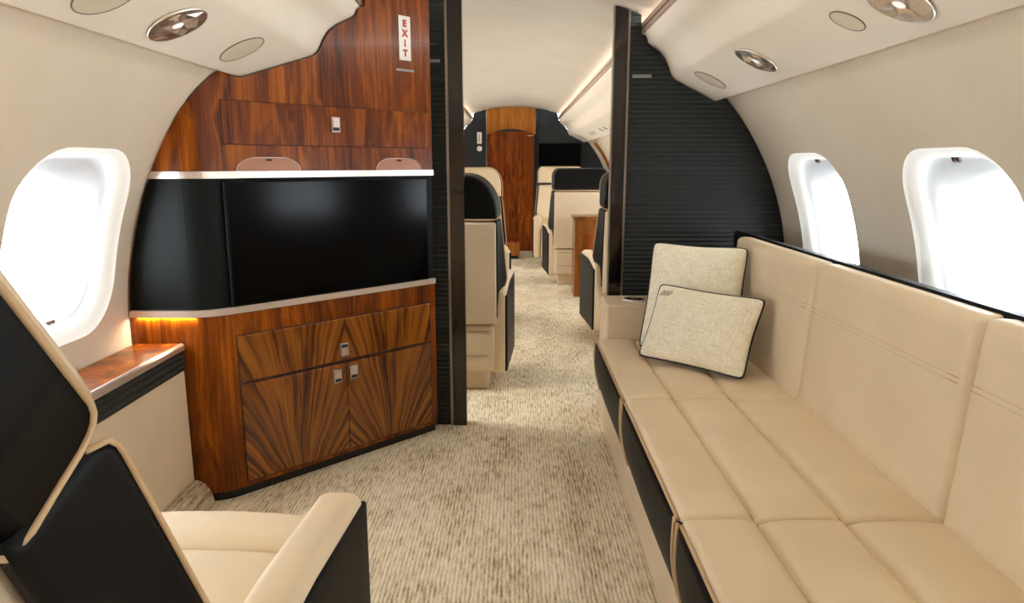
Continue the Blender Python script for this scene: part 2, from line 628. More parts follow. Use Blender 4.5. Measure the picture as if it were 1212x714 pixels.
# ------------------------------------------------------------------ overhead units
def overhead(side, label):
    root = thing("overhead_unit", label, "overhead unit", (side * .76, 0, 1.42))
    ox, oz = side * .76, 1.42
    bm = bmesh.new()
    prof = [(side * x - ox, z - oz) for x, z in PSU[2:]]
    sweep_y(bm, prof, Y0, Y1)
    # closing top side so the unit has body
    back = [(side * .934 - ox, 1.433 - oz), (side * .80 - ox, 1.63 - oz), (side * .62 - ox, 1.752 - oz), (side * .560 - ox, 1.700 - oz)]
    sweep_y(bm, back, Y0, Y1)
    bm_obj("housing", bm, M["psu"], root, rm=1e-5)
    bm = bmesh.new()
    sweep_y(bm, [(side * x - ox, z - oz) for x, z in ((.553, 1.699), (.5525, 1.7455), (.5555, 1.7455), (.569, 1.699))], Y0, Y1, closed=True)
    bm_obj("rail", bm, M["copper_rail"], root, smooth=False)
    bm = bmesh.new()
    sweep_y(bm, [(side * x - ox, z - oz) for x, z in ((.5515, 1.7180), (.5515, 1.7235), (.5540, 1.7235), (.5540, 1.7180))], Y0, Y1, closed=True)
    bm_obj("rail_groove", bm, M["rail_dark"], root, smooth=False)
    return root
PL = overhead(-1, "cream overhead panel above the left window ledge and wood cabinet")
PR = overhead(1, "cream overhead panel running above the sofa")

def psu_frame(side, x, y):
    """matrix on the sloping underside of an overhead unit: local z points down into the cabin"""
    z = interp(PSU[10:], x)
    t = Vector((.172, 0, -.087)).normalized()
    u = Vector((side * t.x, 0, t.z))
    v = Vector((0, 1, 0))
    n = Vector((-side * .087, 0, -.172)).normalized()
    return Matrix(((u.x, v.x, n.x, side * x), (u.y, v.y, n.y, y), (u.z, v.z, n.z, z), (0, 0, 0, 1)))

def disc(root, side, x, y, r):
    mt = Matrix.Translation(-Vector(root.location)) @ psu_frame(side, x, y)
    bm = bmesh.new()
    n = 40
    prof = [(r, -.0005), (r, .0015), (r * .97, .0025), (r * .0, .003)]
    prev = None
    for rr, z in prof:
        ring = [bm.verts.new(mt @ Vector((rr * math.cos(2 * PI * i / n), rr * math.sin(2 * PI * i / n), z))) for i in range(n)] if rr > 0 else [bm.verts.new(mt @ Vector((0, 0, z)))]
        if prev:
            for i in range(n):
                if len(ring) == 1:
                    bm.faces.new((prev[i], prev[(i + 1) % n], ring[0]))
                else:
                    bm.faces.new((prev[i], prev[(i + 1) % n], ring[(i + 1) % n], ring[i]))
        prev = ring
    bm_obj("cover_disc", bm, M["disc"], root)
    bm = bmesh.new()
    tube(bm, [mt @ Vector(((r + .001) * math.cos(2 * PI * i / n), (r + .001) * math.sin(2 * PI * i / n), .0012)) for i in range(n)], .0016, True, 6)
    bm_obj("disc_rim", bm, M["seam"], root)
for y, x, r in ((2.115, .787, .066), (1.445, .797, .062)):
    disc(PL, -1, x, y, r)
for y, x, r in ((2.915, .776, .066), (1.741, .777, .042)):
    disc(PR, 1, x, y, r)

def downlight(side, x, y, label, r=.070, power=None):
    z = interp(PSU[10:], x)
    mt0 = psu_frame(side, x, y)
    root = thing("downlight", label, "ceiling light", (side * x, y, z))
    mt = Matrix.Translation(-Vector(root.location)) @ mt0
    n = 14
    # faceted reflector: a shallow bowl of flat facets, standing just proud of the panel
    bm = bmesh.new()
    prev = None
    for rr, zz, ph in ((r, .0075, 0), (r * .74, .0095, .5), (r * .42, .0085, 0), (r * .20, .0065, .5)):
        ring = [bm.verts.new(mt @ Vector((rr * math.cos(2 * PI * (i + ph) / n), rr * math.sin(2 * PI * (i + ph) / n), zz + .0024 * ((i * 7) % 5 - 2) * (1 if 0.2 < rr / r < .9 else 0)))) for i in range(n)]
        if prev:
            for i in range(n):
                bm.faces.new((prev[i], prev[(i + 1) % n], ring[(i + 1) % n]))
                bm.faces.new((prev[i], ring[(i + 1) % n], ring[i]))
        prev = ring
    bm_obj("reflector", bm, M["chrome"], root, smooth=False)
    bm = bmesh.new()
    tube(bm, [mt @ Vector((r * math.cos(2 * PI * i / 40), r * math.sin(2 * PI * i / 40), .0045)) for i in range(40)], .0035, True, 8)
    bm_obj("trim_ring", bm, M["chrome"], root)
    bm = bmesh.new()
    vs = [bm.verts.new(mt @ Vector((r * .2 * math.cos(2 * PI * i / n), r * .2 * math.sin(2 * PI * i / n), .007))) for i in range(n)]
    tp = bm.verts.new(mt @ Vector((0, 0, .011)))
    for i in range(n):
        bm.faces.new((vs[i], vs[(i + 1) % n], tp))
    bm_obj("bulb", bm, M["bulb"], root)
    L = D.lights.new("downlight_lamp", "SPOT")
    L.energy = power or DL_POWER
    L.color = (1, .95, .86)
    L.spot_size = R(100)
    L.spot_blend = 0.8
    L.shadow_soft_size = .03
    lo = D.objects.new("downlight_lamp", L)
    COL.objects.link(lo)
    lo.location = mt0 @ Vector((0, 0, .03))
    lo.rotation_euler = (0, side * R(8), 0)
DL_POWER = 1.6
downlight(-1, .790, 1.725, "chrome faceted downlight above the left window")
downlight(1, .785, 1.525, "chrome downlight cut by the top of the picture, above the near sofa window")
downlight(1, .774, 2.363, "chrome downlight above the far sofa window")
for y in (.35, -1.0):
    for s in (-1, 1):
        downlight(s, .785, y, None)
for s, y in ((-1, 3.15), (1, 3.75), (-1, 4.6), (-1, 6.3), (-1, 8.4), (1, 8.6), (1, 4.6)):  # unseen downlights added to brighten the far chairs
    downlight(s, .785, y, None, power=17 if y < 3.3 else 4)
for o in D.objects:
    if o.name.startswith("downlight") and o.type == "EMPTY" and "label" not in o:
        back_ = o.location.y < 1
        tag(o, "chrome downlight above the seats behind the viewer" if back_ else "added chrome downlight above the chairs of the far cabin, unseen behind the bulkheads", "ceiling light", "downlights behind the viewer" if back_ else "downlights of the far cabin")

# reading lights / air outlets of the far cabin
for i, y in enumerate((7.6, 7.35, 6.75, 6.45, 5.9, 5.6)):
    mt = Matrix.Translation(-Vector(PR.location)) @ psu_frame(1, .80, y)
    bm = bmesh.new()
    n = 20
    a = [bm.verts.new(mt @ Vector((.03 * math.cos(2 * PI * j / n), .03 * math.sin(2 * PI * j / n), .001))) for j in range(n)]
    b = [bm.verts.new(mt @ Vector((.018 * math.cos(2 * PI * j / n), .018 * math.sin(2 * PI * j / n), .008))) for j in range(n)]
    for j in range(n):
        bm.faces.new((a[j], a[(j + 1) % n], b[(j + 1) % n], b[j]))
    bm.faces.new(b)
    bm_obj("air_outlet", bm, M["tag_grey"], PR)

# ------------------------------------------------------------------ bulkheads
def panel_x(bm, x0, x1, y, d, zlo=None, zhi=None, n=40, extra=()):
    xs = sorted(set([x0 + (x1 - x0) * i / n for i in range(n + 1)] + [e for e in extra if x0 < e < x1]))
    V = []
    for x in xs:
        zt = z_top(x, .003); zb = z_bot(x, .003)
        if zlo is not None: zb = max(zb, zlo)
        if zhi is not None: zt = min(zt, zhi)
        V.append([bm.verts.new(c) for c in ((x, y, zt), (x, y + d, zt), (x, y, zb), (x, y + d, zb))])
    for a, b in zip(V, V[1:]):
        bm.faces.new((a[0], b[0], b[2], a[2])); bm.faces.new((a[1], b[1], b[3], a[3]))
        bm.faces.new((a[0], b[0], b[1], a[1])); bm.faces.new((a[2], b[2], b[3], a[3]))
    for a in (V[0], V[-1]):
        bm.faces.new((a[0], a[1], a[3], a[2]))
KN = [p[0] for p in ENV] + [1.1]
def shift_children(root):
    """children were built in cabin coordinates: move their data into the root's own frame"""
    inv = root.matrix_basis.inverted() if root.rotation_euler.z == 0 else None
    for c in root.children:
        c.data.transform(Matrix.Translation(-Vector(root.location)))

bl = thing("bulkhead", "narrow ribbed black bulkhead with glossy edge post, beside the wood cabinet", "bulkhead", (-.4, 2.957, 0))
bm = bmesh.new(); panel_x(bm, -1.249, -.286, 2.960, .04, extra=[-k for k in KN])
bm_obj("panel", bm, M["ribbed"], bl, smooth=False)
bm = bmesh.new(); panel_x(bm, -.2735, -.214, 2.950, .06, n=4)
bm_obj("edge_post", bm, M["gloss_black"], bl, smooth=False)
bm = bmesh.new(); panel_x(bm, -.2845, -.275, 2.953, .05, n=2)
bm_obj("edge_strip", bm, M["silver"], bl, smooth=False)
sbox("placard", (-.335, 2.958, 1.548), (.062, .004, .012), M["tag_grey"], bl, .001)
shift_children(bl)

YB = 3.22
br = thing("bulkhead", "wide ribbed black bulkhead with curved top, standing behind the sofa arm", "bulkhead", (.8, YB, 0))
bm = bmesh.new(); panel_x(bm, .501, 1.249, YB, .04, n=60, extra=KN)
bm_obj("panel", bm, M["ribbed"], br, smooth=False)
bm = bmesh.new(); panel_x(bm, .434, .4885, YB - .006, .055, n=4)
bm_obj("edge_post", bm, M["gloss_black"], br, smooth=False)
bm = bmesh.new(); panel_x(bm, .490, .499, YB - .004, .05, n=2)
bm_obj("edge_strip", bm, M["silver"], br, smooth=False)
bm = bmesh.new(); panel_x(bm, .4275, .4325, YB - .002, .045, n=2)
bm_obj("edge_strip", bm, M["silver"], br, smooth=False)
sbox("placard", (.556, YB - .001, 1.519), (.084, .004, .014), M["tag_grey"], br, .001)
shift_children(br)

# ------------------------------------------------------------------ wood media cabinet
Dv = Vector((.612, .625, 0)).normalized()
Nv = Vector((Dv.y, -Dv.x, 0))                         # towards the cabin
A = Vector((-.877, 2.332, 0))
def bez(p0, p1, p2, n):
    return [tuple((1 - t) ** 2 * p0[i] + 2 * t * (1 - t) * p1[i] + t * t * p2[i] for i in (0, 1)) for t in [j / n for j in range(n + 1)]]
corner = (-.9915, 2.215)
PATH = [(-1.2495, 2.215)] + [(-1.2495 + (.17) * i / 10, 2.215) for i in range(1, 10)] + bez((-1.06, 2.215), corner, (-.943, 2.2646), 10)
endp = A + Dv * ((2.884 - A.y) / Dv.y)
PATH += [(-.943 + (endp.x + .943) * i / 24, 2.2646 + (endp.y - 2.2646) * i / 24) for i in range(1, 25)]
PATH = PATH[:21] + [(-.943 + (endp.x + .943) * i / 220, 2.2646 + (endp.y - 2.2646) * i / 220) for i in range(1, 221)]

def off_path(d):
    out = []
    n = len(PATH)
    for i, p in enumerate(PATH):
        a = Vector(PATH[max(0, i - 1)] + (0,)); b = Vector(PATH[min(n - 1, i + 1)] + (0,))
        t = (b - a).normalized()
        nn = Vector((t.y, -t.x, 0))
        q = Vector(p + (0,)) + nn * d
        out.append(q)
    return out

def path_panel(bm, d0, d1, zlo, zhi, env=True, i0=0, i1=None):
    F, B = off_path(d0), off_path(d1)
    V = []
    idx = range(i0, len(PATH) if i1 is None else i1)
    for i in idx:
        row = []
        for q in (F[i], B[i]):
            x = max(-1.2485, q.x)
            zt = min(zhi, min(min(z_top(q_.x + dx, .0035) for dx in ((-.0045, 0, .0045) if abs(q_.x) < .915 else (0,))) for q_ in (F[i], B[i])) if env and abs(q.x) < 1.2485 else zhi)
            xe = min(abs(F[i].x), 1.2485)
            zb = max(zlo, z_bot(xe, .004))
            # stay inside the curved wall on the left
            lim_hi = Z0 + math.sqrt(max(0, (RW - .003) ** 2 - x * x)) if abs(x) > .93 else 9
            zt = min(zt, lim_hi)
            row += [Vector((x, q.y, zt)), Vector((x, q.y, min(zb, zt)))]
        V.append([bm.verts.new(c) for c in row])
    for a, b in zip(V, V[1:]):
        bm.faces.new((a[0], b[0], b[1], a[1])); bm.faces.new((a[2], b[2], b[3], a[3]))
        bm.faces.new((a[0], b[0], b[2], a[2])); bm.faces.new((a[1], b[1], b[3], a[3]))
    for a in (V[0], V[-1]):
        bm.faces.new((a[0], a[2], a[3], a[1]))

def clip_path(z0, z1):
    """first path index that lies inside the curved wall for this height band"""
    for i, p in enumerate(PATH):
        r1 = math.hypot(p[0], z0 - Z0); r2 = math.hypot(p[0], z1 - Z0)
        if max(r1, r2) < RW - .003:
            return i
    return 0

cab_c = Vector((-.64, 2.60, 0))
cab = thing("media_cabinet", "tall glossy walnut cabinet with metal trim bands, angled between wall and black post", "cabinet", cab_c)
DENSE = True
# finer left part so that its edge follows the curved wall
_p = PATH
PATH = [(-1.2495 + .19 * i / 38, 2.215) for i in range(38)] + _p[10:]
bm = bmesh.new(); path_panel(bm, 0, -.02, .036, .650)
bm_obj("lower_body", bm, M["wood"], cab, smooth=False)
bm = bmesh.new(); path_panel(bm, -.018, -.035, 0.0, .040, i0=38)
bm_obj("toe_kick", bm, M["toe"], cab, smooth=False)
bm = bmesh.new(); path_panel(bm, .007, -.012, .652, .674)
bm_obj("metal_band", bm, M["nickel"], cab, smooth=False)
bm = bmesh.new(); path_panel(bm, -.006, -.02, .675, 1.094)
bm_obj("black_panel", bm, M["black_panel"], cab, smooth=False)
bm = bmesh.new(); path_panel(bm, .007, -.012, 1.095, 1.117)
bm_obj("metal_band", bm, M["nickel"], cab, smooth=False)
bm = bmesh.new(); path_panel(bm, 0, -.006, 1.118, 1.9)
up = bm_obj("upper_body", bm, M["wood"], cab, smooth=False)
shift_children(cab)
for c in cab.children:
    c.data.transform(Matrix.Identity(4))

# fronts: local frame with x along the angled face, y into the cabinet, z up; origin on the centre seam
seam_pt = A + Dv * ((-.6445 - A.x) / Dv.x)
ang = math.atan2(Dv.y, Dv.x)
FM = Matrix.Translation(seam_pt) @ Matrix.Rotation(ang, 4, "Z")
def on_face(o, parent, base=cab):
    """object modelled in face coordinates, parented to the cabinet (or its part)"""
    o.parent = parent
    if parent is cab:
        o.matrix_basis = Matrix.Translation(-cab_c) @ FM
    return o

def face_box(name, u0, u1, z0, z1, y0, y1, mat, parent, r=.003):
    o = sbox(name, ((u0 + u1) / 2, (y0 + y1) / 2, (z0 + z1) / 2), (u1 - u0, abs(y1 - y0), z1 - z0), mat, None, r)
    return on_face(o, parent)

def latch(parent, u, z, flip=1, w=.034, h=.052, y=-.004):
    fr = sbox("latch", (u, y, z), (w, .008, h), M["latch_metal"], None, .002)
    on_face(fr, parent)
    sbox("latch_gap", (u, y - .0042, z - flip * h * .30), (w * .76, .002, h * .22), M["latch_gap"], fr, .0005)
    sbox("latch_paddle", (u, y - .0052, z + flip * h * .09), (w * .80, .005, h * .54), M["nickel"], fr, .0018)
    return fr
HW = .41
drw = face_box("drawer", -HW, HW, .412, .572, -.004, .01, M["flame"], cab, .003)
latch(drw, -.008, .452, -1, y=-.008)
dl = face_box("door", -HW, -.0015, .052, .398, -.004, .01, M["flame"], cab, .003)
latch(dl, -.042, .356, 1, y=-.008)
dr = face_box("door", .0015, HW, .052, .398, -.004, .01, M["flame"], cab, .003)
latch(dr, .028, .358, 1, y=-.008)
# dark reveals round the fronts
bm = bmesh.new()
for u0, u1, z0, z1 in ((-HW - .004, HW + .004, .402, .409), (-HW - .004, HW + .004, .574, .5765), (-HW - .0042, -HW - .001, .05, .576), (HW + .001, HW + .0042, .05, .576), (-HW, HW, .0485, .051)):
    softbox(bm, ((u0 + u1) / 2, -.0005, (z0 + z1) / 2), (u1 - u0, .002, z1 - z0), .0005, k=1)
on_face(bm_obj("shadow_gap", bm, M["dark_gap"], None), cab)
# upper flap
fl = face_box("flap_door", -HW + .005, HW + .02, 1.203, 1.338, -.0012, .01, M["wood"], cab, .0008)
latch(fl, 0.0, 1.277, 1, y=-.006)
bm = bmesh.new()
for u0, u1, z0, z1 in ((-HW, HW + .02, 1.3385, 1.3398), (-HW, HW + .06, 1.2008, 1.2022), (-HW + .003, -HW + .0045, 1.2, 1.34)):
    softbox(bm, ((u0 + u1) / 2, -.0005, (z0 + z1) / 2), (u1 - u0, .002, z1 - z0), .0005, k=1)
softbox(bm, (HW + .02, -.0005, 1.60), (.075, .002, .002), .0005, k=1)
on_face(bm_obj("shadow_gap", bm, M["dark_gap"], None), cab)
# half-round plates put in for reflections in the glossy wood above the band
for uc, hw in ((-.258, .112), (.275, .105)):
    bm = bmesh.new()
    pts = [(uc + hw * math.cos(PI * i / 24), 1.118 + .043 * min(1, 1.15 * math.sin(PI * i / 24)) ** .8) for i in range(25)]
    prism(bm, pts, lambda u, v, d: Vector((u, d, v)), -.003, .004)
    rc = bm_obj("reflection_plate", bm, M["pink_reflection"], None, smooth=False)
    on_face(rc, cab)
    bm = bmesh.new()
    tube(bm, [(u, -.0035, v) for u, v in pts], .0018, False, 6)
    bm_obj("reflection_rim", bm, M["nickel"], rc)
    sbox("reflection_spot", (uc, -.004, 1.153), (.02, .005, .007), M["latch_gap"], rc, .0015)
# small metal placard
face_box("placard", .275, .36, 1.487, 1.495, -.003, .001, M["tag_grey"], cab, .001)

# television in the black band
tv = thing("television", "black glossy flat screen set between the two metal bands", "television", seam_pt + Vector((0, 0, .88)), ang)
sbox("housing", (-.008, -.004, .001), (.825, .014, .412), M["black_panel"], tv, .003)
sbox("screen", (-.008, -.012, .001), (.812, .003, .400), M["screen"], tv, .001)

# exit sign
ex = thing("exit_sign", "white vertical sign with red letters on the upper walnut panel", "sign", seam_pt + Dv * .318 + Vector((0, 0, 1.607)), ang)
sbox("plate", (0, -.0025, 0), (.054, .004, .160), M["sign_white"], ex, .001)
for i, ch in enumerate("EXIT"):
    zc = .052 - .0355 * i
    text_mesh("letter", ch, .040, M["sign_red"], ex, Matrix.Translation((0, -.005, zc)) @ Matrix.Rotation(PI / 2, 4, "X") @ Matrix.Diagonal((.82, .82, 1, 1)))

# ------------------------------------------------------------------ side ledges
def ledge(side, y0, y1, label):
    xi = 1.08
    root = thing("side_ledge", label, "ledge", (side * xi, (y0 + y1) / 2, 0))
    def xw(z):
        return math.sqrt((RW - .016) ** 2 - (z - Z0) ** 2)
    def sec(name, pts, mat, smooth=False):
        bm = bmesh.new()
        sweep_y(bm, [(side * (x - xi), z) for x, z in pts], y0 - (y0 + y1) / 2, y1 - (y0 + y1) / 2, closed=True)
        return bm_obj(name, bm, mat, root, smooth=smooth)
    sec("wood_top", [(xi + .004, .548), (xi + .004, .562), (xi + .008, .566), (xw(.566), .566), (xw(.548), .548)], M["wood"])
    sec("metal_nosing", [(xi - .003, .546), (xi - .003, .562), (xi + .003, .5665), (xi + .011, .5668), (xi + .003, .562), (xi + .003, .546)], M["nickel"])
    sec("ribbed_band", [(xi + .002, .478), (xi + .002, .546), (xw(.546), .546), (xw(.478), .478)], M["ribbed"])
    sec("dado_panel", [(xi + .006, .092), (xi + .006, .477), (xw(.477), .477), (xw(.092), .092)], M["leather_deep"])
    arc = [(xi + .004 - .062 * math.sin(R(t)), .002 + .088 * math.cos(R(t))) for t in range(0, 91, 10)]
    sec("carpet_cove", arc + [(xi + .01, .002), (xi + .01, .09)], M["carpet"], True)
    return root
ledge(-1, Y0 + .02, 2.208, "walnut-topped ledge with black band and cream panel under the left window")
ledge(1, -2.3, 0.30, "walnut-topped ledge along the sofa side wall behind the viewer")

# ------------------------------------------------------------------ sofa
sofa_y0, sofa_y1 = .60, 2.885
sofa = thing("sofa", "long cream leather three-seat sofa with black front panels along the right wall", "sofa", (.65, 1.75, 0))
sx, sy = .65, 1.75
PITCH = .7625
def to_sofa(o):
    o.data.transform(Matrix.Translation((-sx, -sy, 0)))
    return o
sbox("base", (.655, 1.74, .13), (.55, 2.60, .258), M["leather_deep"], sofa, .012); to_sofa(sofa.children[0])
cushion_y = [(2.8755 - PITCH * (i + 1) + .002, 2.8755 - PITCH * i - .002) for i in range(3)]
XF, XB = .348, .915
SEAMS = (.500, .684)
def seat_fn(y0, y1):
    cy, hy = (y0 + y1) / 2, (y1 - y0) / 2
    def fn(q):
        x = q.x + (XF + XB) / 2
        if q.z > 0:
            # flat channels between stitched seams; each seam has a steep aisle side and a gentle far side
            gr = 0.0
            for sm in SEAMS:
                if abs(x - sm) < .0021:
                    x = sm
                d = x - sm
                gr = max(gr, .0165 * math.exp(-abs(d) / (.009 if d < 0 else .026)))
            t = (x - XF) / (.885 - XF)
            e = 1 - abs(q.y) / (hy + .0001)
            crown = .004 * (1 - abs(2 * min(1, t) - 1) ** 3)
            end = .007 * (1 - min(1, max(0, e * 14)) ** .5)
            q = Vector((x - (XF + XB) / 2, q.y, q.z + crown - gr - end - .010 * (x - XF)))
        return q
    return fn
for y0, y1 in cushion_y:
    cy = (y0 + y1) / 2
    bm = bmesh.new()
    softbox(bm, ((XF + XB) / 2, cy, .372), (XB - XF, y1 - y0, .096), .014, (136, 40, 1), 3, seat_fn(y0, y1))
    sc_ = to_sofa(bm_obj("seat_cushion", bm, M["leather"], sofa))
    bm = bmesh.new()
    for sx_ in SEAMS:  # darker tan stitch lines, with the shade of the seams put into their colour
        tube(bm, [(sx_, y0 + .010 + (y1 - y0 - .020) * i / 12, (.420 + .0035 - .0165 - .010 * (sx_ - XF)) + .0004) for i in range(13)], .0013, False, 6)
    to_sofa(bm_obj("seam", bm, M["leather_seam"], sc_)).parent = sc_
    # welt along the front edge and round the front panel
    bm = bmesh.new()
    yA, yB = y0 + .012, y1 - .012
    def front_x(z, t):
        bulge = .012 * max(0.0, math.sin(PI * min(1, max(0, t)))) ** .5
        v = min(1, max(0, (z - .195) / .215))
        return .364 - .026 * v ** .8 - bulge * math.sin(PI * v) - .010 * math.sin(PI * v)
    top = [(XF - .004, yA + (yB - yA) * i / 20, .4035) for i in range(21)]
    tube(bm, top, .0045, False, 8)
    for yy, s in ((yA, 0), (yB, 1)):
        tube(bm, [(front_x(.195 + .215 * i / 12, 0) - .002, yy, .195 + .215 * i / 12) for i in range(13)], .0045, False, 8)
    to_sofa(bm_obj("welt", bm, M["piping_cream"], sofa))
    # black front panel: bulged barrel
    bm = bmesh.new()
    nu, nv = 24, 14
    g = []
    for i in range(nu + 1):
        t = i / nu
        row = []
        yv = y0 + .005 + (y1 - y0 - .010) * t
        zb = .195 + .012 * (2 * abs(t - .5)) ** 6
        for j in range(nv + 1):
            z = zb + (.400 - zb) * j / nv
            row.append(bm.verts.new((front_x(z, t), yv, z)))
        g.append(row)
    for i in range(nu):
        for j in range(nv):
            bm.faces.new((g[i][j], g[i + 1][j], g[i + 1][j + 1], g[i][j + 1]))
    # back side and caps
    bk = [[bm.verts.new((.384, g[i][j].co.y, g[i][j].co.z)) for j in (0, nv)] for i in range(nu + 1)]
    for i in range(nu):
        bm.faces.new((bk[i][0], bk[i + 1][0], bk[i + 1][1], bk[i][1]))
        bm.faces.new((g[i][0], g[i + 1][0], bk[i + 1][0], bk[i][0]))
        bm.faces.new((g[i][nv], g[i + 1][nv], bk[i + 1][1], bk[i][1]))
    bm.faces.new(g[0] + [bk[0][1], bk[0][0]]); bm.faces.new(g[nu] + [bk[nu][1], bk[nu][0]])
    to_sofa(bm_obj("front_panel", bm, M["black_leather"], sofa))

# back cushions
TILT = R(4.5)
def back_fn(hy, hz):
    def fn(q):
        if q.x < 0:
            e = min(1, (1 - abs(q.y) / hy) * 8, (1 - abs(q.z) / hz) * 6)
            b = .011 * max(0, e) ** .6
            zz = q.z + .43 * 0
            groove = .0006 * math.exp(-((q.z - .085) / .005) ** 2)
            q = Vector((q.x - b + groove, q.y, q.z))
        return q
    return fn
for y0, y1 in cushion_y:
    y1b = y1 if y1 < 2.8 else 2.90
    cy = (y0 + y1b) / 2
    hy, hz = (y1b - y0) / 2, .228
    mt = Matrix.Translation((.886, cy, .400)) @ Matrix.Rotation(TILT, 4, "Y") @ Matrix.Translation((.045, 0, .222))
    bm = bmesh.new()
    softbox(bm, (0, 0, 0), (.09, 2 * hy, 2 * hz), .022, (1, 20, 60), 5, back_fn(hy, hz), mt)
    bc = to_sofa(bm_obj("back_cushion", bm, M["leather"], sofa))
    bm = bmesh.new()
    for dz in (-.006, .006):
        tube(bm, [mt @ Vector((-.0552, -hy + .02 + (2 * hy - .04) * i / 10, .085 + dz)) for i in range(11)], .0008, False, 5)
    to_sofa(bm_obj("stitch_line", bm, M["leather_seam"], bc))
# black shell behind the back, with a shelf reaching the wall
bm = bmesh.new()
ys0, ys1 = .40, 3.10
def wx(z): return math.sqrt((RW - .006) ** 2 - (z - Z0) ** 2)
prof = [(.93, .02), (.945, .30), (.975, .60), (.965, .838), (.975, .852), (1.005, .850), (1.012, .838), (1.03, .77), (wx(.762), .762), (wx(.72), .72), (1.06, .70), (1.03, .02)]
sweep_y(bm, prof, ys0, ys1, closed=True)
to_sofa(bm_obj("back_shell", bm, M["black_leather"], sofa, smooth=False))
# arms
bm = bmesh.new()
softbox(bm, (.655, 3.045, .279), (.535, .225, .545), .014, (4, 2, 4), 4)
arm = to_sofa(bm_obj("armrest", bm, M["leather"], sofa, wn=True))
bm = bmesh.new()
softbox(bm, (.655, .49, .279), (.535, .20, .545), .014, (4, 2, 4), 4)
to_sofa(bm_obj("armrest", bm, M["leather"], sofa, wn=True))
# cup holder in the far arm
bm = bmesh.new()
n = 32
cxh, cyh, zh = .525, 3.045, .552
for r_ in ((.048, .001, .040, .004), ):
    rings = []
    for rr, zz in ((.050, 0), (.050, .004), (.046, .006), (.040, .004), (.038, .0015), (.001, .001)):
        rings.append([bm.verts.new((cxh + rr * math.cos(2 * PI * i / n), cyh + rr * math.sin(2 * PI * i / n), zh + zz)) for i in range(n)])
    for a, b in zip(rings, rings[1:]):
        for i in range(n):
            bm.faces.new((a[i], a[(i + 1) % n], b[(i + 1) % n], b[i]))
ch = to_sofa(bm_obj("cup_holder", bm, M["chrome"], arm))
ch.parent = arm
bm = bmesh.new()
rings = [[bm.verts.new((cxh + rr * math.cos(2 * PI * i / n), cyh + rr * math.sin(2 * PI * i / n), zh + .0024)) for i in range(n)] for rr in (.036, .018)]
for i in range(n):
    bm.faces.new((rings[0][i], rings[0][(i + 1) % n], rings[1][(i + 1) % n], rings[1][i]))
to_sofa(bm_obj("cup_well", bm, M["gloss_black"], ch))

# ------------------------------------------------------------------ pillows
def pillow(label, BL, yaw, lean, w, h, roll, t, monogram=False):
    W = Vector((math.cos(yaw), math.sin(yaw), 0)); Nn = Vector((-math.sin(yaw), math.cos(yaw), 0))
    U = (Nn * math.sin(lean) + Vector((0, 0, math.cos(lean)))).normalized()
    W2 = W * math.cos(roll) + U * math.sin(roll)
    U2 = -W * math.sin(roll) + U * math.cos(roll)
    F = W2.cross(U2).normalized()                      # faces the cabin
    C = Vector(BL) + W2 * w / 2 + U2 * h / 2 + F * -.0
    root = thing("pillow", label, "pillow", C)
    rot = Matrix(((W2.x, -F.x, U2.x, 0), (W2.y, -F.y, U2.y, 0), (W2.z, -F.z, U2.z, 0), (0, 0, 0, 1)))   # the pillow faces its own -y
    root.rotation_euler = rot.to_euler()
    def outline(u, v):
        x = u * w / 2 * (1 - .055 * (1 - v * v) * abs(u) ** 2)
        z = v * h / 2 * (1 - .055 * (1 - u * u) * abs(v) ** 2)
        c = (abs(u) * abs(v)) ** 8 * .045
        return x * (1 - c), z * (1 - c)
    n = 32
    bm = bmesh.new()
    for s in (1, -1):
        g = []
        for i in range(n + 1):
            row = []
            for j in range(n + 1):
                u, v = math.sin(PI / 2 * (-1 + 2 * i / n)), math.sin(PI / 2 * (-1 + 2 * j / n))
                x, z = outline(u, v)
                d = t / 2 * ((1 - u * u) ** .42) * ((1 - v * v) ** .42)
                d *= 1 + .10 * math.sin(7 * x / w + 2) * math.cos(6 * z / h) + .05 * math.sin(17 * x / w + 9 * z / h)
                row.append(bm.verts.new((x, s * d, z)))
            g.append(row)
        for i in range(n):
            for j in range(n):
                bm.faces.new((g[i][j], g[i + 1][j], g[i + 1][j + 1], g[i][j + 1]))
    bmesh.ops.remove_doubles(bm, verts=bm.verts, dist=1e-5)
    for f in bm.faces:
        f.material_index = 1 if f.calc_center_median().y > .0005 else 0
    bm_obj("cover", bm, [M["linen"], M["navy_cloth"]], root)
    ring = []
    m = 30
    for a, b, c, d in ((-1, -1, 1, -1), (1, -1, 1, 1), (1, 1, -1, 1), (-1, 1, -1, -1)):
        for i in range(m):
            s_ = math.sin(PI / 2 * (-1 + 2 * i / m)) * .5 + .5
            ring.append(outline(a + (c - a) * s_, b + (d - b) * s_))
    bm = bmesh.new()
    tube(bm, [(x * 1.004, 0, z * 1.004) for x, z in ring], .0042, True, 8)
    bm_obj("piping", bm, M["piping_navy"], root)
    if monogram:
        bm = bmesh.new()
        def face_y(x, z):
            u, v = x / (w / 2), z / (h / 2)
            return t / 2 * ((1 - u * u) ** .42) * ((1 - v * v) ** .42) * 1.02 + .0035
        for k in range(3):
            x0 = -w * .455 + .006 + k * .0155
            pts = []
            for i in range(13):
                a_ = 2 * PI * i / 12
                dx = .006 * math.cos(a_) + .006 * math.sin(a_)
                dz = .010 * math.sin(a_)
                x, z = x0 + dx + .012, h * .36 + dz
                pts.append((x, -face_y(x, z), z))
            tube(bm, pts, .0011, False, 5)
        bm_obj("embroidery", bm, M["embroidery"], root)
    return root
pillow("large square beige linen pillow with navy piping, leaning in the sofa corner", (.478, 2.640, .440), -.343, .47, .365, .440, -.031, .13)
pillow("small oblong beige linen pillow with dark piping, in front of the square pillow", (.459, 2.535, .438), -.709, .481, .411, .288, -.027, .10, True)

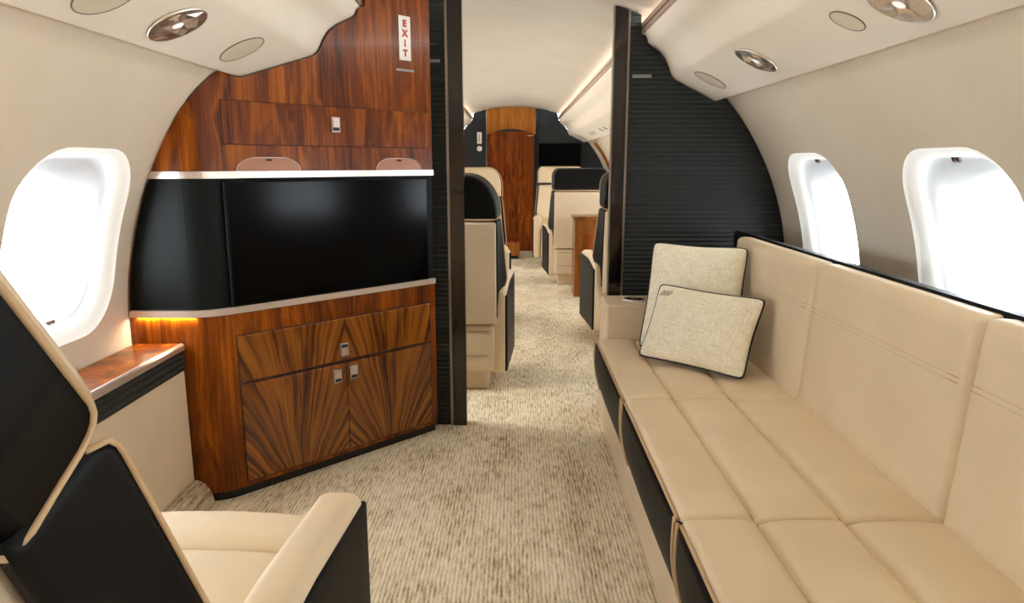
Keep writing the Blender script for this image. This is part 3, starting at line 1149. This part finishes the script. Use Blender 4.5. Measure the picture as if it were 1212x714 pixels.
# ------------------------------------------------------------------ cabin chairs
def chair(label, loc, rz, recline, seam=.46, head=.215, head_tilt=0.0, group=None, arm_top=.55, hr=(.06, .075), slant=.062, shell_in=.0):
    root = thing("cabin_chair", label, "chair", loc, rz, group)
    BT = .125                                          # backrest thickness
    HWB = .245                                         # half width at the rear
    piv = Matrix.Translation((0, -.200, .42)) @ Matrix.Rotation(recline, 4, "X")   # local z up the back, local y = forward
    def flare(u, v):
        """how far the side leans outwards: more to the front and lower down"""
        return slant * max(0, min(1, (u + BT) / BT)) ** 1.2 * (1 - .72 * max(0, min(1, v / seam))) * max(0, min(1, (v - .02) / .13))
    sbox("pedestal", (0, -.03, .055), (.40, .50, .11), M["leather_deep"], root, .012)
    bm = bmesh.new()
    softbox(bm, (0, -.03, .225), (.47, .58, .245), .025, (2, 2, 2), 3)
    sh = bm_obj("seat_shell", bm, M["leather_deep"], root, wn=True)
    bm = bmesh.new()
    for zz in (.190, .315):
        tube(bm, [(-.237, -.29, zz), (-.2, -.3212, zz), (.2, -.3212, zz), (.237, -.29, zz)], .0018, False, 6)
    bm_obj("seam", bm, M["seam"], sh)
    def seat_f(q):
        if q.z > 0:
            q = Vector((q.x, q.y, q.z + .014 * max(0, 1 - (q.x / .24) ** 2)))
        return q
    bm = bmesh.new()
    softbox(bm, (0, -.005, .385), (.462, .400, .105), .025, (10, 8, 1), 4, seat_f)
    bm_obj("seat_cushion", bm, M["leather"], root)
    bm = bmesh.new()
    softbox(bm, (0, .262, .390), (.462, .128, .118), .034, (10, 4, 1), 5, seat_f)
    bm_obj("seat_bolster", bm, M["leather"], root)
    # back: cream front cushion, cream rear shell, black side panels
    def bk_f(q):
        u, v = q.y - .040, q.z + seam / 2
        x = q.x * (1 + flare(u, v) / HWB)
        y = q.y
        if q.y > 0:
            y += .018 * max(0, 1 - (q.x / .22) ** 2) + .010 * math.exp(-((q.z + .10) / .08) ** 2)
        return Vector((x, y, q.z))
    bm = bmesh.new()
    softbox(bm, (0, -.040, seam / 2 - .002), (2 * HWB - .016, .080, seam - .006), .022, (12, 2, 12), 4, bk_f, piv)
    bm_obj("backrest", bm, M["leather"], root)
    bm = bmesh.new()
    softbox(bm, (0, -BT + .012, seam / 2 - .03), (2 * HWB - .004 - 2 * shell_in, .046, seam + .05), .010, (6, 1, 6), 3, None, piv)
    bm_obj("rear_shell", bm, M["leather_deep"], root, wn=True)
    def side_outline(z0, z1, y0, y1, r, rr):
        """outline (y, z) with rounded front corners r and rear corners rr"""
        pts = []
        for cy_, cz_, a0, q in ((y1 - r, z0 + r, -90, r), (y1 - r, z1 - r, 0, r), (y0 + rr, z1 - rr, 90, rr), (y0 + rr, z0 + rr, 180, rr)):
            for i in range(7):
                a = R(a0 + 15 * i)
                pts.append((cy_ + q * math.cos(a), cz_ + q * math.sin(a)))
        return pts
    hp = piv @ Matrix.Translation((0, 0, seam + .004)) @ Matrix.Rotation(head_tilt, 4, "X")
    z0, z1 = -.02, seam - .002
    for s in (-1, 1):
        # a curved slab: gridded between rear and front edges
        y0_, y1_ = -BT + .004, -.002
        bm = bmesh.new()
        nu, nv = 10, 26
        def sp_pt(a, b):
            z = z0 + (z1 - z0) * b
            r = .030
            cut = 0
            for dz in (z - z0, z1 - z):
                if dz < r:
                    cut = max(cut, r - math.sqrt(max(0, r * r - (r - dz) ** 2)))
            y = y0_ + (y1_ - cut - y0_) * a
            return Vector((s * (HWB + .003 + flare(y, z)), y, z))
        g = [[bm.verts.new(piv @ sp_pt(i / nu, j / nv)) for j in range(nv + 1)] for i in range(nu + 1)]
        h = [[bm.verts.new(piv @ (sp_pt(i / nu, j / nv) - Vector((s * .016, 0, 0)))) for j in range(nv + 1)] for i in range(nu + 1)]
        for i in range(nu):
            for j in range(nv):
                bm.faces.new((g[i][j], g[i + 1][j], g[i + 1][j + 1], g[i][j + 1]))
                bm.faces.new((h[i][j], h[i + 1][j], h[i + 1][j + 1], h[i][j + 1]))
        for i in range(nu):
            for j in (0, nv):
                bm.faces.new((g[i][j], g[i + 1][j], h[i + 1][j], h[i][j]))
        for j in range(nv):
            for i in (0, nu):
                bm.faces.new((g[i][j], g[i][j + 1], h[i][j + 1], h[i][j]))
        sp = bm_obj("back_side_panel", bm, M["black_leather"], root)
        bm = bmesh.new()
        tube(bm, [piv @ (sp_pt(1, j / 52)) for j in range(53)], .0032, False, 8)
        bm_obj("welt", bm, M["piping_cream"], sp)
    # headrest: rounded black shell, cream cushion on the front
    hw = HWB + .003
    def head_out(hw, z0, z1, rx, rz):
        pts = [(-hw, z0), (hw, z0), (hw, z0 + (z1 - rz - z0) * .5)]
        for i in range(13):
            a = R(7.5 * i)
            pts.append((hw - rx + rx * math.cos(a), z1 - rz + rz * math.sin(a)))
        for i in range(13):
            a = R(90 + 7.5 * i)
            pts.append((-hw + rx + rx * math.cos(a), z1 - rz + rz * math.sin(a)))
        pts.append((-hw, z0 + (z1 - rz - z0) * .5))
        return pts
    rx, rz_ = hr
    fl = slant * .28
    rows = []
    spec = ((-BT + .002, .955, 0, 0), (-BT + .010, .985, 0, 0), (-BT + .022, 1.0, 0, 0), (-.075, 1, 0, 0), (-.036, 1, 0, 0), (-.022, 1, .002, 0), (-.013, 1, .006, .002), (-.007, 1, .012, .004), (-.004, 1, .022, .006))
    bm = bmesh.new()
    def head_row(dy, k_, lift, drop):
        w_ = hw + fl * max(0, (dy + BT) / BT) ** 1.2
        return [Vector((u * k_, dy, .006 + (v - .006) * k_)) for u, v in head_out(w_, .006 + lift, head - drop, rx, rz_)]
    for sp_ in spec:
        rows.append([bm.verts.new(hp @ p) for p in head_row(*sp_)])
    nn = len(rows[0])
    for a, b in zip(rows, rows[1:]):
        for i in range(nn):
            bm.faces.new((a[i], a[(i + 1) % nn], b[(i + 1) % nn], b[i]))
    bm.faces.new(rows[0]); bm.faces.new(rows[-1])
    hs = bm_obj("headrest_shell", bm, M["black_leather"], root, wn=True)
    # welt: along the lower edge of each side, up the front edge and over the top; and across the rear
    fr = [head_row(*sp_) for sp_ in spec]
    path = [hp @ f[1] for f in fr[1:]] + [hp @ p for p in fr[-1][2:]] + [hp @ f[0] for f in reversed(fr[1:])]
    bm = bmesh.new()
    tube(bm, path, .0034, False, 8)
    tube(bm, [hp @ Vector((-hw * .97, -BT + .004, .004)), hp @ Vector((0, -BT + .002, .004)), hp @ Vector((hw * .97, -BT + .004, .004))], .0046, False, 8)
    bm_obj("welt", bm, M["piping_cream"], hs)
    bm = bmesh.new()
    ho2 = head_out(hw + fl - .010, .016, head - .010, max(.03, rx - .01), max(.03, rz_ - .01))
    rows = []
    for dy, k_ in ((-.006, 1.0), (.012, 1.0), (.026, .95), (.034, .85), (.038, .5)):
        rows.append([bm.verts.new(hp @ Vector((u * k_, dy, head * .5 + (v - head * .5) * k_))) for u, v in ho2])
    for a, b in zip(rows, rows[1:]):
        for i in range(len(ho2)):
            bm.faces.new((a[i], a[(i + 1) % len(ho2)], b[(i + 1) % len(ho2)], b[i]))
    bm.faces.new(rows[0]); bm.faces.new(rows[-1])
    bm_obj("headrest_cushion", bm, M["leather"], root)
    # arms, spreading a little towards the front
    for s in (-1, 1):
        def drop(y, z):
            return .035 * max(0, -y / .22) ** 1.5 if z > .1 else 0
        def arm_f(q):
            z = q.z - drop(q.y, q.z) + (.008 * (1 - (q.x / .05) ** 2) if q.z > .1 else 0)
            return Vector((q.x + s * .016 * (q.y / .22 - .6), q.y, z))
        bm = bmesh.new()
        softbox(bm, (s * .2775, -.045, .09 + (arm_top - .09) / 2), (.085, .51, arm_top - .09), .024, (4, 12, 6), 4, arm_f)
        am = bm_obj("armrest", bm, M["leather"], root)
        bm = bmesh.new()
        hz = arm_top - .115
        def pan_f(q):
            return Vector((q.x + s * .016 * (q.y / .22 - .6), q.y, q.z - drop(q.y, q.z)))
        softbox(bm, (s * .3175, -.043, .10 + hz / 2), (.014, .50, hz), .006, (1, 12, 6), 2, pan_f)
        bm_obj("arm_panel", bm, M["black_leather"], am)
    return root

chair("black-backed cream swivel chair, reclined, nearest on the left", (-.605, .985, 0), 0, R(24), seam=.555, head=.235, head_tilt=R(12), slant=.05, shell_in=.022)
chair("cream chair with rounded black headrest back, just past the black post", (-.337, 3.74, 0), 0, R(6), seam=.465, head=.215, hr=(.15, .185))
chair("cream chair facing the viewer, seen past the black headrest on the left", (-.362, 5.05, 0), PI, R(6), seam=.465, head=.235, hr=(.10, .14))
chair("cream chair half hidden behind the right bulkhead, only its aisle side in view", (.785, 4.65, 0), 0, R(8), seam=.465, head=.215)
chair("cream chair with wide black headrest back, beyond the low wooden cabinet", (.605, 6.93, 0), 0, R(5), seam=.485, head=.20)
chair("cream chair at the far right facing the viewer, nearest the end wall screen", (.525, 8.1, 0), PI, R(6), seam=.485, head=.21)

# ------------------------------------------------------------------ far cabin furniture
lc = thing("low_cabinet", "low honey-wood cabinet beside the right chairs of the far cabin", "cabinet", (.80, 6.15, 0))
sbox("body", (0, 0, .335), (.58, .26, .67), M["wood_table"], lc, .004)
sbox("top", (0, 0, .685), (.61, .29, .03), M["wood_table"], lc, .005)
bm = bmesh.new()
softbox(bm, (.03, -.132, .28), (.47, .006, .52), .002)
bm_obj("front_panel", bm, M["wood_door"], lc, wn=True)
sbox("pull_slot", (.045, -.136, .575), (.30, .006, .012), M["dark_gap"], lc, .002)
wb = thing("wood_box", "low wooden box on the carpet near the far door", "box", (-.14, 8.75, 0))
sbox("plinth", (0, 0, .02), (.36, .46, .04), M["toe"], wb, .002)
sbox("body", (0, 0, .12), (.38, .48, .16), M["wood_transom"], wb, .004)
sbox("lid", (0, 0, .207), (.39, .49, .014), M["wood_door"], wb, .003)

# far door in the end wall
dn = sbox("door_1", (-.058, Y1 - .012, .775), (.60, .024, 1.55), M["wood_door"], None, .004)
tag(dn, "red-brown wooden door in the far end wall", "door", kind="structure")
sbox("door_handle", (.19, Y1 - .03, 1.50), (.07, .012, .012), M["nickel"], dn, .003)
bm = bmesh.new()
pts = [(-.372, 1.51)] + [(-.372 + .632 * i / 20, 1.51 + .075 * math.sin(PI * i / 20)) for i in range(21)]
top = [(-.372 + .632 * i / 20, z_top(-.372 + .632 * i / 20, .004)) for i in range(20, -1, -1)]
prism(bm, pts[1:] + top, lambda u, v, d: Vector((u, d, v)), Y1 - .034, Y1 - .002)
tag(bm_obj("trim_1", bm, M["wood_transom"], smooth=False), "honey wood panel over the far door", "trim", kind="structure")
for i, (x, w) in enumerate(((-.376, .012), (.270, .012))):
    zt = z_top(x, .004) if x < 0 else z_top(x, .004)
    t_ = sbox("trim_%d" % (i + 2), (x, Y1 - .018, zt / 2), (w, .034, zt - .004), M["gloss_black"] if x > 0 else M["silver"], None, .002)
    tag(t_, "narrow upright trim beside the far door", "trim", kind="structure")

tv2 = thing("television", "black screen on the end wall to the right of the far door", "television", (.575, Y1 - .02, 1.26))
sbox("housing", (0, 0.004, 0), (.55, .03, .29), M["black_panel"], tv2, .004)
sbox("screen", (0, -.012, 0), (.535, .004, .275), M["screen"], tv2, .001)
nt_ = thing("notice_plate", "small white notice plate on the end wall left of the far door", "sign", (-.468, Y1 - .004, 1.47))
sbox("plate", (0, -.003, 0), (.060, .006, .145), M["sign_white"], nt_, .002)
sbox("stripe", (0, -.0065, 0), (.014, .002, .10), M["sign_blue"], nt_, .0005)
kb = thing("call_button", "small round white button under the white notice plate", "switch", (-.468, Y1 - .004, 1.335))  # call button on the end wall
bm = bmesh.new()
n = 24
rings = [[bm.verts.new((r_ * math.cos(2 * PI * i / n), y_, r_ * math.sin(2 * PI * i / n))) for i in range(n)] for r_, y_ in ((.034, .003), (.034, -.010), (.028, -.014), (.012, -.014), (.010, -.020))]
for a, b in zip(rings, rings[1:]):
    for i in range(n):
        bm.faces.new((a[i], a[(i + 1) % n], b[(i + 1) % n], b[i]))
bm.faces.new(rings[-1]); bm.faces.new(rings[0])
bm_obj("knob", bm, M["sign_white"], kb, smooth=False)

# wooden rib on the far right wall
bm = bmesh.new()
pts = [(RW - .004, R(a)) for a in range(4, 43, 3)]
V = []
for rad, ph in pts:
    V.append([bm.verts.new((q * math.cos(ph), y, Z0 + q * math.sin(ph))) for q, y in ((RW - .03, 8.55), (RW - .004, 8.55), (RW - .004, 8.62), (RW - .03, 8.62))])
for a, b in zip(V, V[1:]):
    for j in range(4):
        bm.faces.new((a[j], a[(j + 1) % 4], b[(j + 1) % 4], b[j]))
bm.faces.new(V[0]); bm.faces.new(V[-1])
tag(bm_obj("wall_rib", bm, M["wood_transom"], smooth=False), "curved wooden rib on the far right wall near the end wall", "rib")

# ------------------------------------------------------------------ light
def area(name, loc, rot, sx_, sy_, e, col):
    L = D.lights.new(name, "AREA")
    L.shape = "RECTANGLE"
    L.size, L.size_y = sx_, sy_
    L.energy = e
    L.color = col
    o = D.objects.new(name, L)
    COL.objects.link(o)
    o.location = loc
    o.rotation_euler = rot
    return o
WARM = (.98, 1.0, .98)
FILL_POWER = 4.0
# added unseen fill strips behind both overhead rails, brightening the whole cabin
for s in (-1, 1):
    for ya, yb, e in ((-2.4, 2.9, FILL_POWER), (3.1, 9.2, FILL_POWER * 1.4)):
        o = area("fill_strip", (0, 0, 0), (0, 0, 0), .012, yb - ya, e, WARM)
        o.data.spread = R(130)
        d = Vector((-s, 0, -.34)).normalized()
        # long side along the cabin
        z_ = -d; y_ = Vector((0, 1, 0)); x_ = y_.cross(z_)
        o.matrix_world = Matrix(((x_.x, y_.x, z_.x, s * .578), (x_.y, y_.y, z_.y, (ya + yb) / 2), (x_.z, y_.z, z_.z, 1.7545), (0, 0, 0, 1)))
# little strip light under the lower metal band, by the ledge
area('band_light', (-1.13, 2.2115, .650), (0, 0, 0), .19, .006, .25, (1, .8, .55))
w = D.worlds.new("daylight")
SC.world = w
w.use_nodes = True
bg = w.node_tree.nodes["Background"]
bg.inputs["Color"].default_value = (.925, 1.0, 1.085, 1)
bg.inputs["Strength"].default_value = 7.6

# ------------------------------------------------------------------ camera
cam = D.cameras.new("camera")
cam.sensor_width = 36
cam.lens = 830 / 1212 * 36
cam.clip_start = .02
co = D.objects.new("camera", cam)
COL.objects.link(co)
co.location = (0, 0, 1.14)
co.rotation_euler = (R(90 - 11.1), 0, math.atan(4 / 830))
SC.camera = co

SC.view_settings.view_transform = "Standard"
SC.view_settings.look = "None"
SC.view_settings.exposure = 1.1
SC.view_settings.gamma = 1.0
SC.view_settings.use_curve_mapping = False
SC.cycles.use_denoising = True
SC.cycles.max_bounces = 10
SC.cycles.diffuse_bounces = 6
SC.cycles.sample_clamp_indirect = 6
